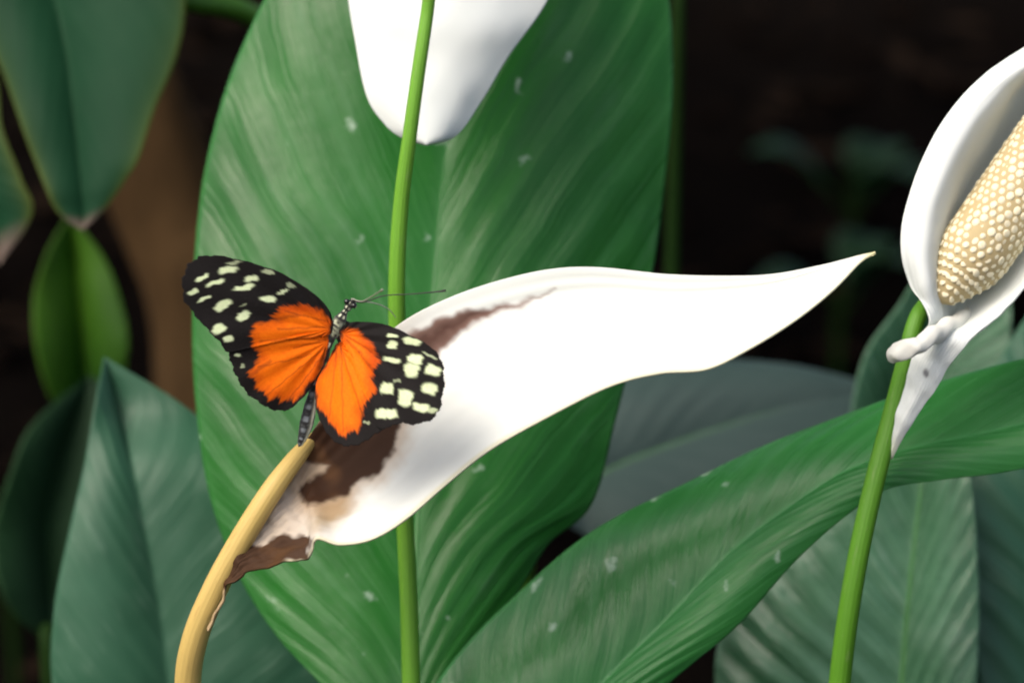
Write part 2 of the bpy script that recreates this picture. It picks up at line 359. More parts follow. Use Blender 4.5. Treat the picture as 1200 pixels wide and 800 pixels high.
def build_tree():
    base = P(300, 640, 1.80); base[2] = 0
    root = empty('tree', base.tolist(), 'slender brown tree trunk standing behind the upper leaf with a dry tip', 'tree')
    path = np.array([[base[0], base[1], -.06], base+[0, 0, .12], P(250, 400, 1.78), P(203, 260, 1.77), P(148, 90, 1.75), P(80, -110, 1.75),
                     P(60, -700, 1.8), P(120, -1500, 1.9)])
    n = 90; pa = catmull(path, n); rad = np.interp(np.linspace(0, 1, n), [0, .15, .4, .7, 1], [.050, .040, .034, .030, .02])
    me = tube_mesh('trunk', pa, rad, 22)
    co = np.empty(len(me.vertices)*3); me.vertices.foreach_get('co', co); co = co.reshape(-1, 3)
    co += (wob(co, 30, 3)*.004)[:, None]*np.array([1, 1, 0]); me.vertices.foreach_set('co', co.ravel())
    trunk = attach(link('trunk', me, M['bark']), root)
    top = pa[-1]
    limbs = []
    for k in range(9):
        a = k*2.4; e = top+np.array([math.cos(a)*random.uniform(.7, 1.4)+.35, math.sin(a)*random.uniform(.6, 1.2)+.35, random.uniform(.1, .7)])
        s = pa[int(n*random.uniform(.86, .98))]
        m_ = (s+e)/2+[0, 0, .12]; limbs.append((s, m_, e)); tube('limb', [s, m_, e], [.014, .009, .004], M['bark'], root, 16, 8)
    v, f = [], []  # crown above the view, added to shade the soil behind
    for i in range(5200):
        s, m_, e = limbs[i % 9]; q = random.uniform(.25, 1.05)
        c = (1-q)**2*s+2*q*(1-q)*m_+q*q*e + rng.normal(0, .17, 3)*[1, 1, .55]
        if to_px(c)[2] > 0 and to_px(c)[1] > -60: continue
        a = random.uniform(0, 6.28); l = random.uniform(.05, .10); w = l*.42; b = len(v)
        d = np.array([math.cos(a), math.sin(a), random.uniform(-.7, .2)]); nn = np.array([-math.sin(a), math.cos(a), random.uniform(-.4, .4)])
        for (s_, q_) in ((-1, 0), (-.2, 1), (1, 0), (-.2, -1)): v.append((c+d*l*s_+nn*w*q_+np.array([0, 0, .15*w*abs(q_)])).tolist())
        f += [(b, b+1, b+2), (b, b+2, b+3)]
    me = bpy.data.meshes.new('shade_crown'); me.from_pydata(v, [], f)
    o = attach(link('shade_crown', me, M['shade_crown'], smooth=False), root)

# ------------------------------------------------------------------ leaves
def leaf(plant, st, mat, ground, bow=.004, ridge=.0006, nveins=15, slope=4.6, n=150, m=61, und=.003, seed=1.0, label=None,
         petiole_r=(.0030, .0042), pet_mid=None, rib_r=.0013, curl=0.0, rib_mat='midrib', pet_mat='petiole'):
    """st: stations of (left, midrib, right) points (px, py, distance), from leaf base to leaf tip"""
    S = np.array([[P(*p) for p in s] for s in st])             # k,3,3
    G = catmull(S, n)
    a = np.linspace(-1, 1, m); ab = np.abs(a)
    Lp, Mp, Rp = G[:, 0], G[:, 1], G[:, 2]
    g = np.where((a < 0)[None, :, None], Mp[:, None]+(Lp-Mp)[:, None]*ab[None, :, None], Mp[:, None]+(Rp-Mp)[:, None]*ab[None, :, None])
    t = np.linspace(0, 1, n)[:, None]*np.ones(m)
    half = np.linalg.norm(Lp-Rp, axis=1)/2; taper = np.clip(half/half.max(), 0, 1)[:, None]
    nr = normals(g)
    prof = 4*ab*(1-ab)
    A = ab[None, :]*np.ones((n, 1))
    ph = t*nveins-(A**.85)*slope+.45*wob(g, 16, seed)+.2*wob(g, 40, seed)
    dz = bow*prof[None]*taper + ridge*(.55+.75*wob(g, 26, seed+7))*np.sin(2*math.pi*ph)*np.clip(A*6, 0, 1)*np.clip((1-A)*8, 0, 1)*taper
    dz += und*wob(g, 22, seed)*A**1.5*taper + .4*und*wob(g, 60, seed+3)*A**2*taper + curl*A**4*taper
    g = g+nr*dz[..., None]
    uv = np.stack([(a[None]*np.ones((n, 1))+1)/2, t], -1)
    me = grid_mesh('leaf', g, uv)
    o = attach(link('leaf', me, mat), plant); solid(o, .00045)
    if label: o['label'] = label
    rib = g[:, m//2]; nrib = nr[:, m//2]
    mr = link('midrib', tube_mesh('midrib', rib-nrib*.0004, np.linspace(rib_r, rib_r*.25, n), 10), M[rib_mat])
    mr.parent = o; mr.matrix_parent_inverse = Matrix.Identity(4)
    b0 = rib[0]; d0 = rib[0]-rib[6]; d0 /= np.linalg.norm(d0)
    end = np.array([ground[0], ground[1], -.05])
    h = b0[2]
    pts = [b0-d0*.01, b0+d0*.02] + ([np.array(p) for p in (pet_mid or [])]) + [end*[1, 1, 0]+[0, 0, max(h*.35, .08)] + (b0-end)*[.18, .18, 0], end]
    pts = np.array(pts); 
    r = np.interp(np.linspace(0, 1, 70), [0, 1], petiole_r)
    pt = link('petiole', tube_mesh('petiole', catmull(pts, 70), r, 12), M[pet_mat])
    pt.parent = o; pt.matrix_parent_inverse = Matrix.Identity(4)
    return o
def plant(x, y, label, group=None):
    return empty('peace_lily_plant', (x, y, 0), label, 'plant', group)

def build_leaves():
    # broad upright leaf behind the butterfly
    gx = P(480, 400, 1.02)
    p = plant(gx[0], gx[1], 'peace lily plant with one broad upright glossy leaf right behind the butterfly')
    raw = [((478,930),)*3, ((425,860),(479,870),(512,850)), ((375,800),(481,810),(548,795)), ((325,745),(484,740),(592,720)),
           ((280,675),(487,665),(640,640)), ((248,590),(491,580),(694,590)), ((232,490),(496,490),(722,490)), ((227,400),(503,400),(745,400)),
           ((230,290),(511,300),(768,300)), ((240,200),(520,200),(781,190)), ((270,90),(530,90),(788,90)), ((312,0),(537,-10),(782,-10)),
           ((370,-100),(545,-110),(750,-110)), ((450,-200),(555,-210),(690,-210)), ((575,-320),)*3]
    st = []
    for i, s in enumerate(raw):
        k = i/(len(raw)-1); md = .975+.070*k; sp = math.sin(math.pi*k)
        st.append(((*s[0], md+.015*sp), (*s[1], md), (*s[2], md+.015*sp)))
    leaf(p, st, M['leaf_main'], (gx[0], gx[1]), bow=.007, ridge=.00055, nveins=15, slope=4.6, n=220, m=101, und=.003, seed=1.3)

    # blue-green leaf, lower left
    gx = P(190, 400, 1.10)
    p = plant(gx[0], gx[1], 'peace lily plant with a blue-green leaf pointing up behind the curved yellow stalk')
    st = [((210,1010,1.105),)*3, ((120,930,1.095),(205,940,1.110),(330,920,1.100)), ((66,820,1.085),(200,830,1.088),(400,820,1.100)), ((63,720,1.080),(190,730,1.086),(385,730,1.100)),
          ((82,620,1.080),(172,630,1.085),(345,640,1.100)), ((100,540,1.085),(155,550,1.088),(290,545,1.100)), ((112,470,1.090),(140,480,1.105),(215,475,1.105)), ((122,418,1.105),)*3]
    leaf(p, st, M['leaf_blue'], (gx[0], gx[1]), bow=.006, ridge=.0002, nveins=16, slope=4, seed=2.2, rib_r=.0008)
    st = [((60,760,1.32),)*3, ((10,700,1.3),(60,700,1.33),(130,690,1.33)), ((-2,620,1.3),(55,620,1.33),(140,620,1.33)), ((20,540,1.3),(70,540,1.33),(150,540,1.33)), ((45,490,1.31),(90,480,1.33),(150,470,1.33)), ((105,440,1.33),)*3]
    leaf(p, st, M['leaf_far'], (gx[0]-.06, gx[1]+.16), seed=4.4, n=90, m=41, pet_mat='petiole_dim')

    # leaf sweeping diagonally up to the right
    gx = P(600, 400, 1.06)
    p = plant(gx[0], gx[1], 'peace lily plant with a leaf sweeping diagonally behind the right green flower stalk')
    lr = [((480,880),(690,900)), ((512,800),(775,808)), ((598,700),(862,735)), ((690,628),(928,662)), ((800,570),(990,606)), ((910,516),(1040,572)), ((1020,472),(1105,560)), ((1110,443),(1185,550)), ((1210,418),(1270,528)), ((1300,410),(1330,490))]
    st = [((530,985,.968),)*3]
    for k, (l, r) in enumerate(lr):
        f = .74-.02*k if k < 6 else .60; mx_, my_ = l[0]+(r[0]-l[0])*f, l[1]+(r[1]-l[1])*f
        sp = math.sin(math.pi*(k+1)/11)
        st.append(((*l, .962+.016*sp-.0008*k), (mx_, my_, .956-.004*sp-.0008*k), (*r, .954-.008*sp-.0008*k)))
    st.append(((1390,440,.95),)*3)
    leaf(p, st, M['leaf_diag'], (gx[0], gx[1]), bow=.004, rib_r=.0007, ridge=.0003, nveins=20, slope=5, n=200, m=81, und=.003, seed=5.1)

    # pale leaf with a light midrib, and its neighbour at the right
    gx = P(1050, 400, 1.12)
    p = plant(gx[0], gx[1], 'peace lily plant with pale upright leaves standing under the diagonal leaf')
    st = [((1050,1080,1.08),)*3, ((930,1000,1.095),(1052,1000,1.085),(1130,1000,1.075)), ((860,900,1.098),(1055,900,1.085),(1150,900,1.075)), ((838,800,1.10),(1058,800,1.085),(1146,800,1.075)), ((850,720,1.10),(1064,720,1.085),(1148,720,1.075)),
          ((890,640,1.10),(1072,640,1.085),(1146,640,1.075)), ((950,570,1.098),(1080,570,1.085),(1138,560,1.075)), ((1010,500,1.094),(1086,500,1.085),(1125,500,1.08)), ((1090,430,1.085),)*3]
    leaf(p, st, M['leaf_right'], (gx[0], gx[1]), bow=.006, ridge=.0017, nveins=15, slope=4.4, seed=6.1, rib_r=.0024)
    st = [((1260,1050,1.11),)*3, ((1180,940,1.1),(1275,940,1.12),(1370,940,1.11)), ((1146,800,1.1),(1285,810,1.12),(1430,800,1.11)), ((1138,690,1.1),(1290,690,1.12),(1440,690,1.11)), ((1136,590,1.1),(1288,590,1.12),(1420,590,1.11)),
          ((1150,500,1.11),(1280,490,1.125),(1380,490,1.115)), ((1172,420,1.12),(1270,410,1.13),(1330,410,1.12)), ((1245,310,1.14),)*3]
    leaf(p, st, M['leaf_blue'], (gx[0]+.09, gx[1]+.04), bow=.006, ridge=.0007, seed=7.7)
    st = [((1020,620,1.22),)*3, ((990,560,1.2),(1030,560,1.22),(1080,560,1.21)), ((998,470,1.2),(1050,470,1.22),(1140,480,1.2)), ((1015,410,1.2),(1080,410,1.22),(1180,420,1.2)), ((1050,360,1.2),(1110,350,1.22),(1185,350,1.2)), ((1085,310,1.2),(1130,300,1.22),(1180,300,1.21)), ((1160,250,1.23),)*3]
    leaf(p, st, M['leaf_right'], (gx[0]+.02, gx[1]+.09), bow=.004, ridge=.0005, seed=8.2, n=110, m=41)

    # slate leaf behind
    gx = P(700, 400, 1.30)
    p = plant(gx[0], gx[1], 'peace lily plant with one dull slate-grey leaf below the white spathe tip')
    st = [((640,600,1.22),)*3, ((630,540,1.22),(665,580,1.24),(685,625,1.225)), ((660,480,1.258),(715,550,1.245),(740,660,1.215)), ((720,440,1.268),(790,520,1.25),(830,650,1.22)), ((820,424,1.274),(880,490,1.255),(930,610,1.23)), ((920,428,1.276),(960,470,1.26),(1010,560,1.24)), ((1000,445,1.272),(1015,465,1.265),(1050,510,1.25)), ((1075,470,1.265),)*3]
    leaf(p, st, M['leaf_slate'], (gx[0]-.05, gx[1]), bow=.006, ridge=.0003, nveins=14, slope=4.2, seed=9.1)

    # upper left hanging leaves with a dry tip
    gx = P(-140, 400, 1.35)
    p = plant(gx[0], gx[1], 'peace lily plant with drooping leaves ending in dry brown tips')
    st = [((-30,-300,1.24),)*3, ((-110,-210,1.22),(0,-230,1.23),(110,-260,1.21)), ((-70,-80,1.2),(35,-110,1.215),(200,-120,1.19)), ((-25,20,1.19),(62,-10,1.196),(216,-10,1.18)), ((5,90,1.178),(78,60,1.184),(207,62,1.17)), ((26,150,1.168),(86,125,1.174),(182,128,1.165)), ((42,192,1.164),(92,180,1.168),(164,184,1.16)), ((54,222,1.16),(96,222,1.163),(147,212,1.16)), ((64,243,1.16),(98,246,1.162),(133,232,1.16)), ((78,258,1.16),(98,262,1.161),(116,252,1.16)), ((97,270,1.16),)*3]
    a0 = P(-30, -300, 1.24)
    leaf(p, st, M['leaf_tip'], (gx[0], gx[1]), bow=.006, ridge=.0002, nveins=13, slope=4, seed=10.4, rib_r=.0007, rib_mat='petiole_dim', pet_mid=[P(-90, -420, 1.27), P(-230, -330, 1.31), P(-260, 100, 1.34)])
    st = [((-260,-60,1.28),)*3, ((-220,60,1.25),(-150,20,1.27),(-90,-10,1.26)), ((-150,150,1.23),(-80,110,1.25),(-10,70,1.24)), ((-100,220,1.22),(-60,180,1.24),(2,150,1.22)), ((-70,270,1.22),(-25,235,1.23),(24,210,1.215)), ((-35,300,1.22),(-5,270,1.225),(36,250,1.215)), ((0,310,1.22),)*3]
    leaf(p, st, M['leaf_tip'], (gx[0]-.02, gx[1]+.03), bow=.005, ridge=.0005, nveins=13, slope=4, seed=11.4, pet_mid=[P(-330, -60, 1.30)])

    # small young leaf
    gx = P(85, 400, 1.48)
    p = plant(gx[0], gx[1], 'peace lily plant with one short bright yellow-green leaf before the tree trunk')
    st = [((100,500,1.44),)*3, ((60,470,1.42),(98,470,1.44),(135,465,1.43)), ((40,410,1.41),(95,410,1.435),(152,405,1.42)), ((36,350,1.41),(90,345,1.43),(140,345,1.42)), ((50,300,1.41),(84,295,1.43),(118,298,1.42)), ((82,250,1.42),)*3]
    leaf(p, st, M['leaf_young'], (gx[0], gx[1]), seed=12.2, n=90, m=41)

    # arching petiole and its leaf crossing behind the broad leaf, top
    gx = P(480, 400, 1.36)
    p = plant(gx[0], gx[1], 'peace lily plant with a bare green leaf stalk crossing behind the broad upright leaf')
    st = [((120,-40,1.25),)*3, ((60,-70,1.24),(70,-75,1.26),(110,-110,1.25)), ((-30,-90,1.22),(0,-110,1.25),(40,-180,1.24)), ((-140,-90,1.2),(-100,-130,1.24),(-60,-210,1.23)), ((-220,-110,1.19),(-200,-140,1.21),(-180,-190,1.21)), ((-290,-120,1.18),)*3]
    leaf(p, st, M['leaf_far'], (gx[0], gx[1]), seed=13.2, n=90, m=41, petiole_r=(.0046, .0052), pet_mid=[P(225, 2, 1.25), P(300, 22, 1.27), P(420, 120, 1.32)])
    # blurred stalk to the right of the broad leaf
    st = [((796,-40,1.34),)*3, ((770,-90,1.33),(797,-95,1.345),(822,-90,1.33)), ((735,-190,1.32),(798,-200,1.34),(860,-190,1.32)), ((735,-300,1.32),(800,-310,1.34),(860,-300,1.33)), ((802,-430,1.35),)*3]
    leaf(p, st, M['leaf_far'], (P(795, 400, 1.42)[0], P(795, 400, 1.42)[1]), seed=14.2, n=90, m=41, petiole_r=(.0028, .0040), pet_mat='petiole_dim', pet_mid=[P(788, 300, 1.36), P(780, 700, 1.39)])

    # dim low plants on the soil behind
    def low(px, py, n_, label, seed, size=.11, h=.10, mat='leaf_far'):
        dr = P(px, py, 1.0)-CAM; c = CAM+dr*((h-CAM[2])/dr[2])
        p = plant(c[0], c[1], label, None)
        for q in range(n_):
            a = q*2.1+seed; lift = c[2]
            b = c+np.array([math.cos(a)*.02, math.sin(a)*.02, -.01])
            tip = c+np.array([math.cos(a)*size, math.sin(a)*size*.8, random.uniform(-.03, .05)])
            side = np.cross(tip-b, [0, 0, 1.]); side /= np.linalg.norm(side)
            stw = []
            for k_ in np.linspace(0, 1, 6):
                w = size*.30*math.sin(math.pi*k_**.8); mm = b+(tip-b)*k_+np.array([0, 0, .02*math.sin(math.pi*k_)*size/.11])
                stw.append(tuple(tuple(to_px(z)) for z in (mm-side*w+[0, 0, w*.3], mm, mm+side*w+[0, 0, w*.3])))
            leaf(p, stw, M[mat], (c[0], c[1]), seed=seed+q, n=50, m=21, petiole_r=(.002, .003), und=.002, ridge=.0003, pet_mat='petiole_dim')
    low(1000, 222, 3, 'small dim plant growing low on the dark soil beside the right white flower', 3.2, .12, .05, 'leaf_far')
    low(985, 330, 3, 'small dim plant growing on the dark soil beyond the pointed spathe tip', 1.1, .10)
    low(10, 640, 4, 'small dim plant growing low beside the blue-green leaf', 0.4, .09)

# ------------------------------------------------------------------ flowers
def pig(g_px, col): return np.concatenate([np.broadcast_to(col, g_px.shape[:2]+(3,)), np.ones(g_px.shape[:2]+(1,))], -1).copy()
def sheet(name, S, n, m, disp=None):
    """S (k stations, c cross points, 3 = px,py,dist) -> displaced world grid, px grid, uv"""
    G = catmull(np.array(S, float), n)                          # n,c,3
    g = catmull(np.swapaxes(G, 0, 1), m); g = np.swapaxes(g, 0, 1)
    W = P_arr(g); nr = normals(W)
    if disp is not None:
        u = np.linspace(0, 1, m)[None]*np.ones((n, 1)); t = np.linspace(0, 1, n)[:, None]*np.ones((1, m))
        W = W+nr*disp(W, u, t)[..., None]
    uv = np.stack(np.meshgrid(np.linspace(0, 1, n), np.linspace(0, 1, m), indexing='ij')[::-1], -1)
    return W, g, uv
def P_arr(g):
    w = g[..., 2:3]*36.0/LENS
    return CAM+FWD*g[..., 2:3]+RIGHT*((g[..., 0:1]-600)/1200*w)+UP*((400-g[..., 1:2])/1200*w)
def lerp_to(c, mask, col, k=1.0):
    mask = (mask*k)[..., None]; c[..., :3] = c[..., :3]*(1-mask)+np.array(col)*mask

WHITE = (.78, .82, .79)
def build_main_flower():
    base = P(300, 400, .95)
    root = empty('peace_lily_flower', (base[0], base[1], 0), 'large white spathe with brown rot and curved yellow stalk under the butterfly', 'flower')
    D = .905
    tube('stalk', [P(374, 506, D+.014), P(349, 534, D+.005), P(319, 574, D), P(283, 632, D), P(252, 690, D+.002), P(228, 750, D+.006), P(220, 810, D+.012), P(228, 900, D+.02), P(250, 1150, D+.04),
                   [base[0], base[1], .12], [base[0], base[1], -.05]], [.0014, .0027, .0033, .0036, .0038, .0039, .0040, .0043, .005, .005, .005], M['stalk_old'], root, 140, 20)
    UL = [((243,735),(243,739)), ((256,708),(253,718)), ((270,672),(264,690)), ((290,625),(275,681)), ((305,602),(300,664)), ((325,570),(335,659)), ((345,541),(363,656)), ((357,520),(371,632)),
          ((372,497),(397,638)), ((395,462),(436,631)), ((425,420),(476,607)), ((465,382),(523,568)), ((510,356),(575,528)), ((570,333),(645,488)), ((640,316),(715,453)),
          ((700,313),(772,438)), ((780,321),(830,433)), ((850,323),(882,409)), ((905,321),(930,378)), ((960,311),(975,341)), ((1005,300),(1008,308)), ((1026,296.5),(1026,297.5))]
    S = []
    for i, (U_, L_) in enumerate(UL):
        k = i/(len(UL)-1); s = math.sin(math.pi*min(1, max(0, (k-.12)/.88)))
        du, dl = .013*s-.001, -.018*s-.0015
        d0 = D + .004*s - .012*k
        U_, L_ = np.array(U_, float), np.array(L_, float)
        row = []
        for q in (0, .25, .5, .75, 1):
            xy = U_*(1-q)+L_*q; sag = (1-(2*q-1)**2)*.010*s
            row.append((xy[0], xy[1], d0+du*(1-q)+dl*q+sag))
        S.append(row)
    def disp(W, u, t):
        ve = .00014*np.sin(2*math.pi*(u*9+.4*wob(W, 30, 1)))*np.clip(u*(1-u)*8, 0, 1)
        rot = sstep(.42, .2, t)                                   # the rotted base is crinkled
        return ve+.0009*wob(W, 45, 2)+rot*(.0020*wob(W, 130, 3)+.0012*wob(W, 330, 5)+.0005*wob(W, 800, 6))*np.clip(t*12, 0, 1)
    W, g, uv = sheet('spathe', S, 420, 130, disp)
    x = g[..., 0]+5.0*wob(W, 150, 1)+3.5*wob(W, 420, 3)+1.6*wob(W, 1100, 4); y = g[..., 1]+5.0*wob(W, 140, 7)+3.5*wob(W, 400, 2)+1.6*wob(W, 1000, 9)
    q = np.stack([x.ravel(), y.ravel()], -1); sh = x.shape
    c = pig(g, WHITE)
    f = lambda poly, soft: sstep(soft, -soft, sdf(poly, q)).reshape(sh)
    beige = sstep(455, 345, x+.35*(y-560))
    lerp_to(c, beige, (.50, .41, .32), .85)
    creamy = sstep(.93, 1.0, np.linspace(0, 1, 420))[:, None]*np.ones(sh); lerp_to(c, creamy, (.66, .62, .25), .75)
    edge = sstep(.965, .995, uv[..., 0]); lerp_to(c, edge, (.62, .60, .36), .6)
    lerp_to(c, sstep(.135, .09, np.linspace(0, 1, 420))[:, None]*np.ones(sh), (.40, .28, .13), .8)
    tan = f([(365,585),(412,578),(408,606),(385,616),(368,620)], 13); lerp_to(c, tan, (.36, .27, .15), .9)
    rot = f([(343,527),(372,500),(395,455),(430,420),(470,400),(475,470),(466,500),(460,526),(449,547),(429,560),(415,567),(410,581),(388,585),(357,590),(350,575),(359,564),(384,557),(388,548),(361,545),(350,539)], 4)
    lerp_to(c, f([(338,530),(372,490),(400,440),(480,395),(482,500),(470,532),(452,556),(425,572),(416,596),(392,606),(352,596),(340,560)], 14), (.40, .27, .15), .6)
    lerp_to(c, rot, (.034, .013, .006), .97)
    blotch = sstep(.1, .6, wob(W, 170, 4))*rot; lerp_to(c, blotch, (.12, .06, .028), .75)
    flap = f([(258,668),(269,645),(280,632),(307,638),(334,627),(368,629),(366,660),(325,664),(298,670),(275,690),(262,690)], 3); lerp_to(c, flap, (.050, .022, .010), .97)
    lerp_to(c, sstep(0, .7, wob(W, 200, 8))*flap, (.11, .055, .022), .7)
    streak = f([(470,398),(500,380),(533,366),(574,361),(615,350),(650,340),(602,359),(566,374),(540,388),(515,412),(500,430),(478,440)], 5); lerp_to(c, streak, (.19, .10, .075), .95)
    core = f([(478,405),(512,385),(545,368),(575,363),(545,377),(520,396),(495,415)], 7); lerp_to(c, core, (.065, .030, .022), .8)
    o = attach(link('spathe', grid_mesh('spathe', W, uv, {'pigment': c}), M['spathe']), root); solid(o, .0006)
    return W, g

def build_top_flower():
    base = P(478, 400, 1.0); base[1] -= .02
    root = empty('peace_lily_flower', (base[0], base[1], 0), 'white flower seen from behind hanging above the broad leaf on a thin green stalk', 'flower')
    S = []
    rows = [(500,500,169), (474,528,162), (452,546,146), (432,566,116), (419,598,62), (408,642,0), (402,672,-80), (430,664,-180), (500,615,-280), (560,562,-330)]
    for i, (l, r, y) in enumerate(rows):
        k = i/(len(rows)-1); s = math.sin(math.pi*min(1, .12+k*.88))
        S.append([(l+(r-l)*q, y+(0 if i else 0), .958 - s*.008*(1-(2*q-1)**2) + .02*k) for q in (0, .25, .5, .75, 1)])
    def disp(W, u, t): return .0008*wob(W, 60, 3)+.0004*wob(W, 150, 1)+.0010*np.sin(t*38+3*u)*np.clip(u*(1-u)*6, 0, 1)*sstep(.3, .6, t)
    W, g, uv = sheet('spathe', S, 180, 90, disp)
    c = pig(g, (.77, .82, .81))
    o = attach(link('spathe', grid_mesh('spathe', W, uv, {'pigment': c}), M['spathe']), root); solid(o, .0006)
    d = .930
    tube('stalk', [P(545, -215, .96), P(524, -120, .945), P(508, -40, d), P(500, 20, d), P(491, 80, d), P(480, 160, d+.002), P(470, 240, d+.006), P(465, 330, d+.01), P(467, 440, d+.016), P(473, 580, d+.02), P(479, 700, d+.022), P(482, 820, d+.024), P(484, 1000, d+.03),
                   [base[0], base[1], .14], [base[0], base[1], -.05]], [.0014, .0019, .0020, .0020, .0021, .0022, .0024, .0026, .0027, .0027, .0028, .0029, .003, .0034, .0036], M['stalk'], root, 160, 18)
    # spadix on the far side
    a, b = P(540, -120, .985), P(552, -290, 1.0)
    spadix(root, a, b, .009, 3.2e-3, False)

FLORET = None
def floret_mesh():
    global FLORET
    if FLORET: return FLORET
    prof = [(1.0, 0.0), (.96, .40), (.62, .72)]; seg = 8; v, f = [], []
    for r, z in prof:
        for j in range(seg):
            a = 2*math.pi*(j+.5)/seg; k = (abs(math.cos(a))**3.5+abs(math.sin(a))**3.5)**(-1/3.5); v.append((r*k*math.cos(a), r*k*math.sin(a), z))
    for i in range(2):
        for j in range(seg): k = (j+1) % seg; f.append((i*seg+j, i*seg+k, (i+1)*seg+k, (i+1)*seg+j))
    v.append((.05, -.04, .84)); f += [(2*seg+j, 2*seg+(j+1) % seg, 3*seg) for j in range(seg)]
    FLORET = bpy.data.meshes.new('floret'); FLORET.from_pydata(v, [], f); FLORET.materials.append(M['floret'])
    FLORET.polygons.foreach_set("use_smooth", [True]*len(FLORET.polygons))
    return FLORET
def spadix(root, a, b, R0, pitch, single=True):
    a, b = np.array(a), np.array(b); ax = b-a; Ln = np.linalg.norm(ax); ax /= Ln
    e1 = np.cross(ax, [0, 0, 1.]); e1 /= np.linalg.norm(e1); e2 = np.cross(ax, e1)
    rad = lambda s: R0*(math.sqrt(max(0, 1-max(0, (s-.80)/.2)**2))*.97+.03)*(.30+.70*math.sin(math.pi/2*min(1, s/.22)))
    n = 40; ss = np.linspace(0, 1, n)
    me = tube_mesh('spadix', np.array([a+ax*Ln*s for s in ss]), np.array([rad(s) for s in ss]), 28)
    core = attach(link('spadix', me, M['floret_core']), root)
    rows = int(Ln/(pitch*.88)); fm = floret_mesh(); vs_, fs_ = [], []
    fv = np.array([v.co[:] for v in fm.vertices]); ff = [tuple(p.vertices) for p in fm.polygons]; cnt = 0
    for i in range(rows):
        s = (i+.5)/rows; r = rad(s); k = max(5, int(2*math.pi*R0/pitch)) if r > R0*.6 else max(4, int(2*math.pi*r/pitch))
        for j in range(k):
            th = 2*math.pi*(j+.5*(i % 2))/k; nrm = e1*math.cos(th)+e2*math.sin(th)
            if s > .85: nrm = nrm+ax*(s-.85)*4; nrm /= np.linalg.norm(nrm)
            c = a+ax*Ln*s+(e1*math.cos(th)+e2*math.sin(th))*(r-.0003)
            px, py, d = to_px(c); vis = single and nrm@(CAM-c) > 0 and px < 1212 and -10 < py
            sc = pitch*.47*random.uniform(.72, 1.08); hz = random.uniform(.25, .62); z = Vector(nrm); x = Vector(np.cross(e2 if abs(nrm@e2) < .9 else e1, nrm)).normalized(); y = z.cross(x)
            tilt = Matrix.Rotation(random.uniform(-.28, .28), 3, x) @ Matrix.Rotation(random.uniform(-.25, .25), 3, z)
            R3 = tilt @ Matrix((x, y, z)).transposed()
            if vis and cnt < 300:
                o = bpy.data.objects.new('floret', fm); scene.collection.objects.link(o); o.parent = core
                o.matrix_parent_inverse = Matrix.Identity(4)
                mw = R3.to_4x4() @ Matrix.Diagonal((sc, sc*random.uniform(.85, 1.05), sc*hz, 1)); mw.translation = Vector(c)
                o.matrix_basis = mw; cnt += 1
            else:
                base = len(vs_); Rn = np.array(R3); vs_ += (c+(fv*[sc, sc, sc*hz])@Rn.T).tolist(); fs_ += [tuple(base+q for q in f) for f in ff]
    if fs_:
        me = bpy.data.meshes.new('floret_mass'); me.from_pydata(vs_, [], fs_)
        o = link('floret_mass', me, M['floret']); o.parent = core; o.matrix_parent_inverse = Matrix.Identity(4); o['kind'] = 'stuff'

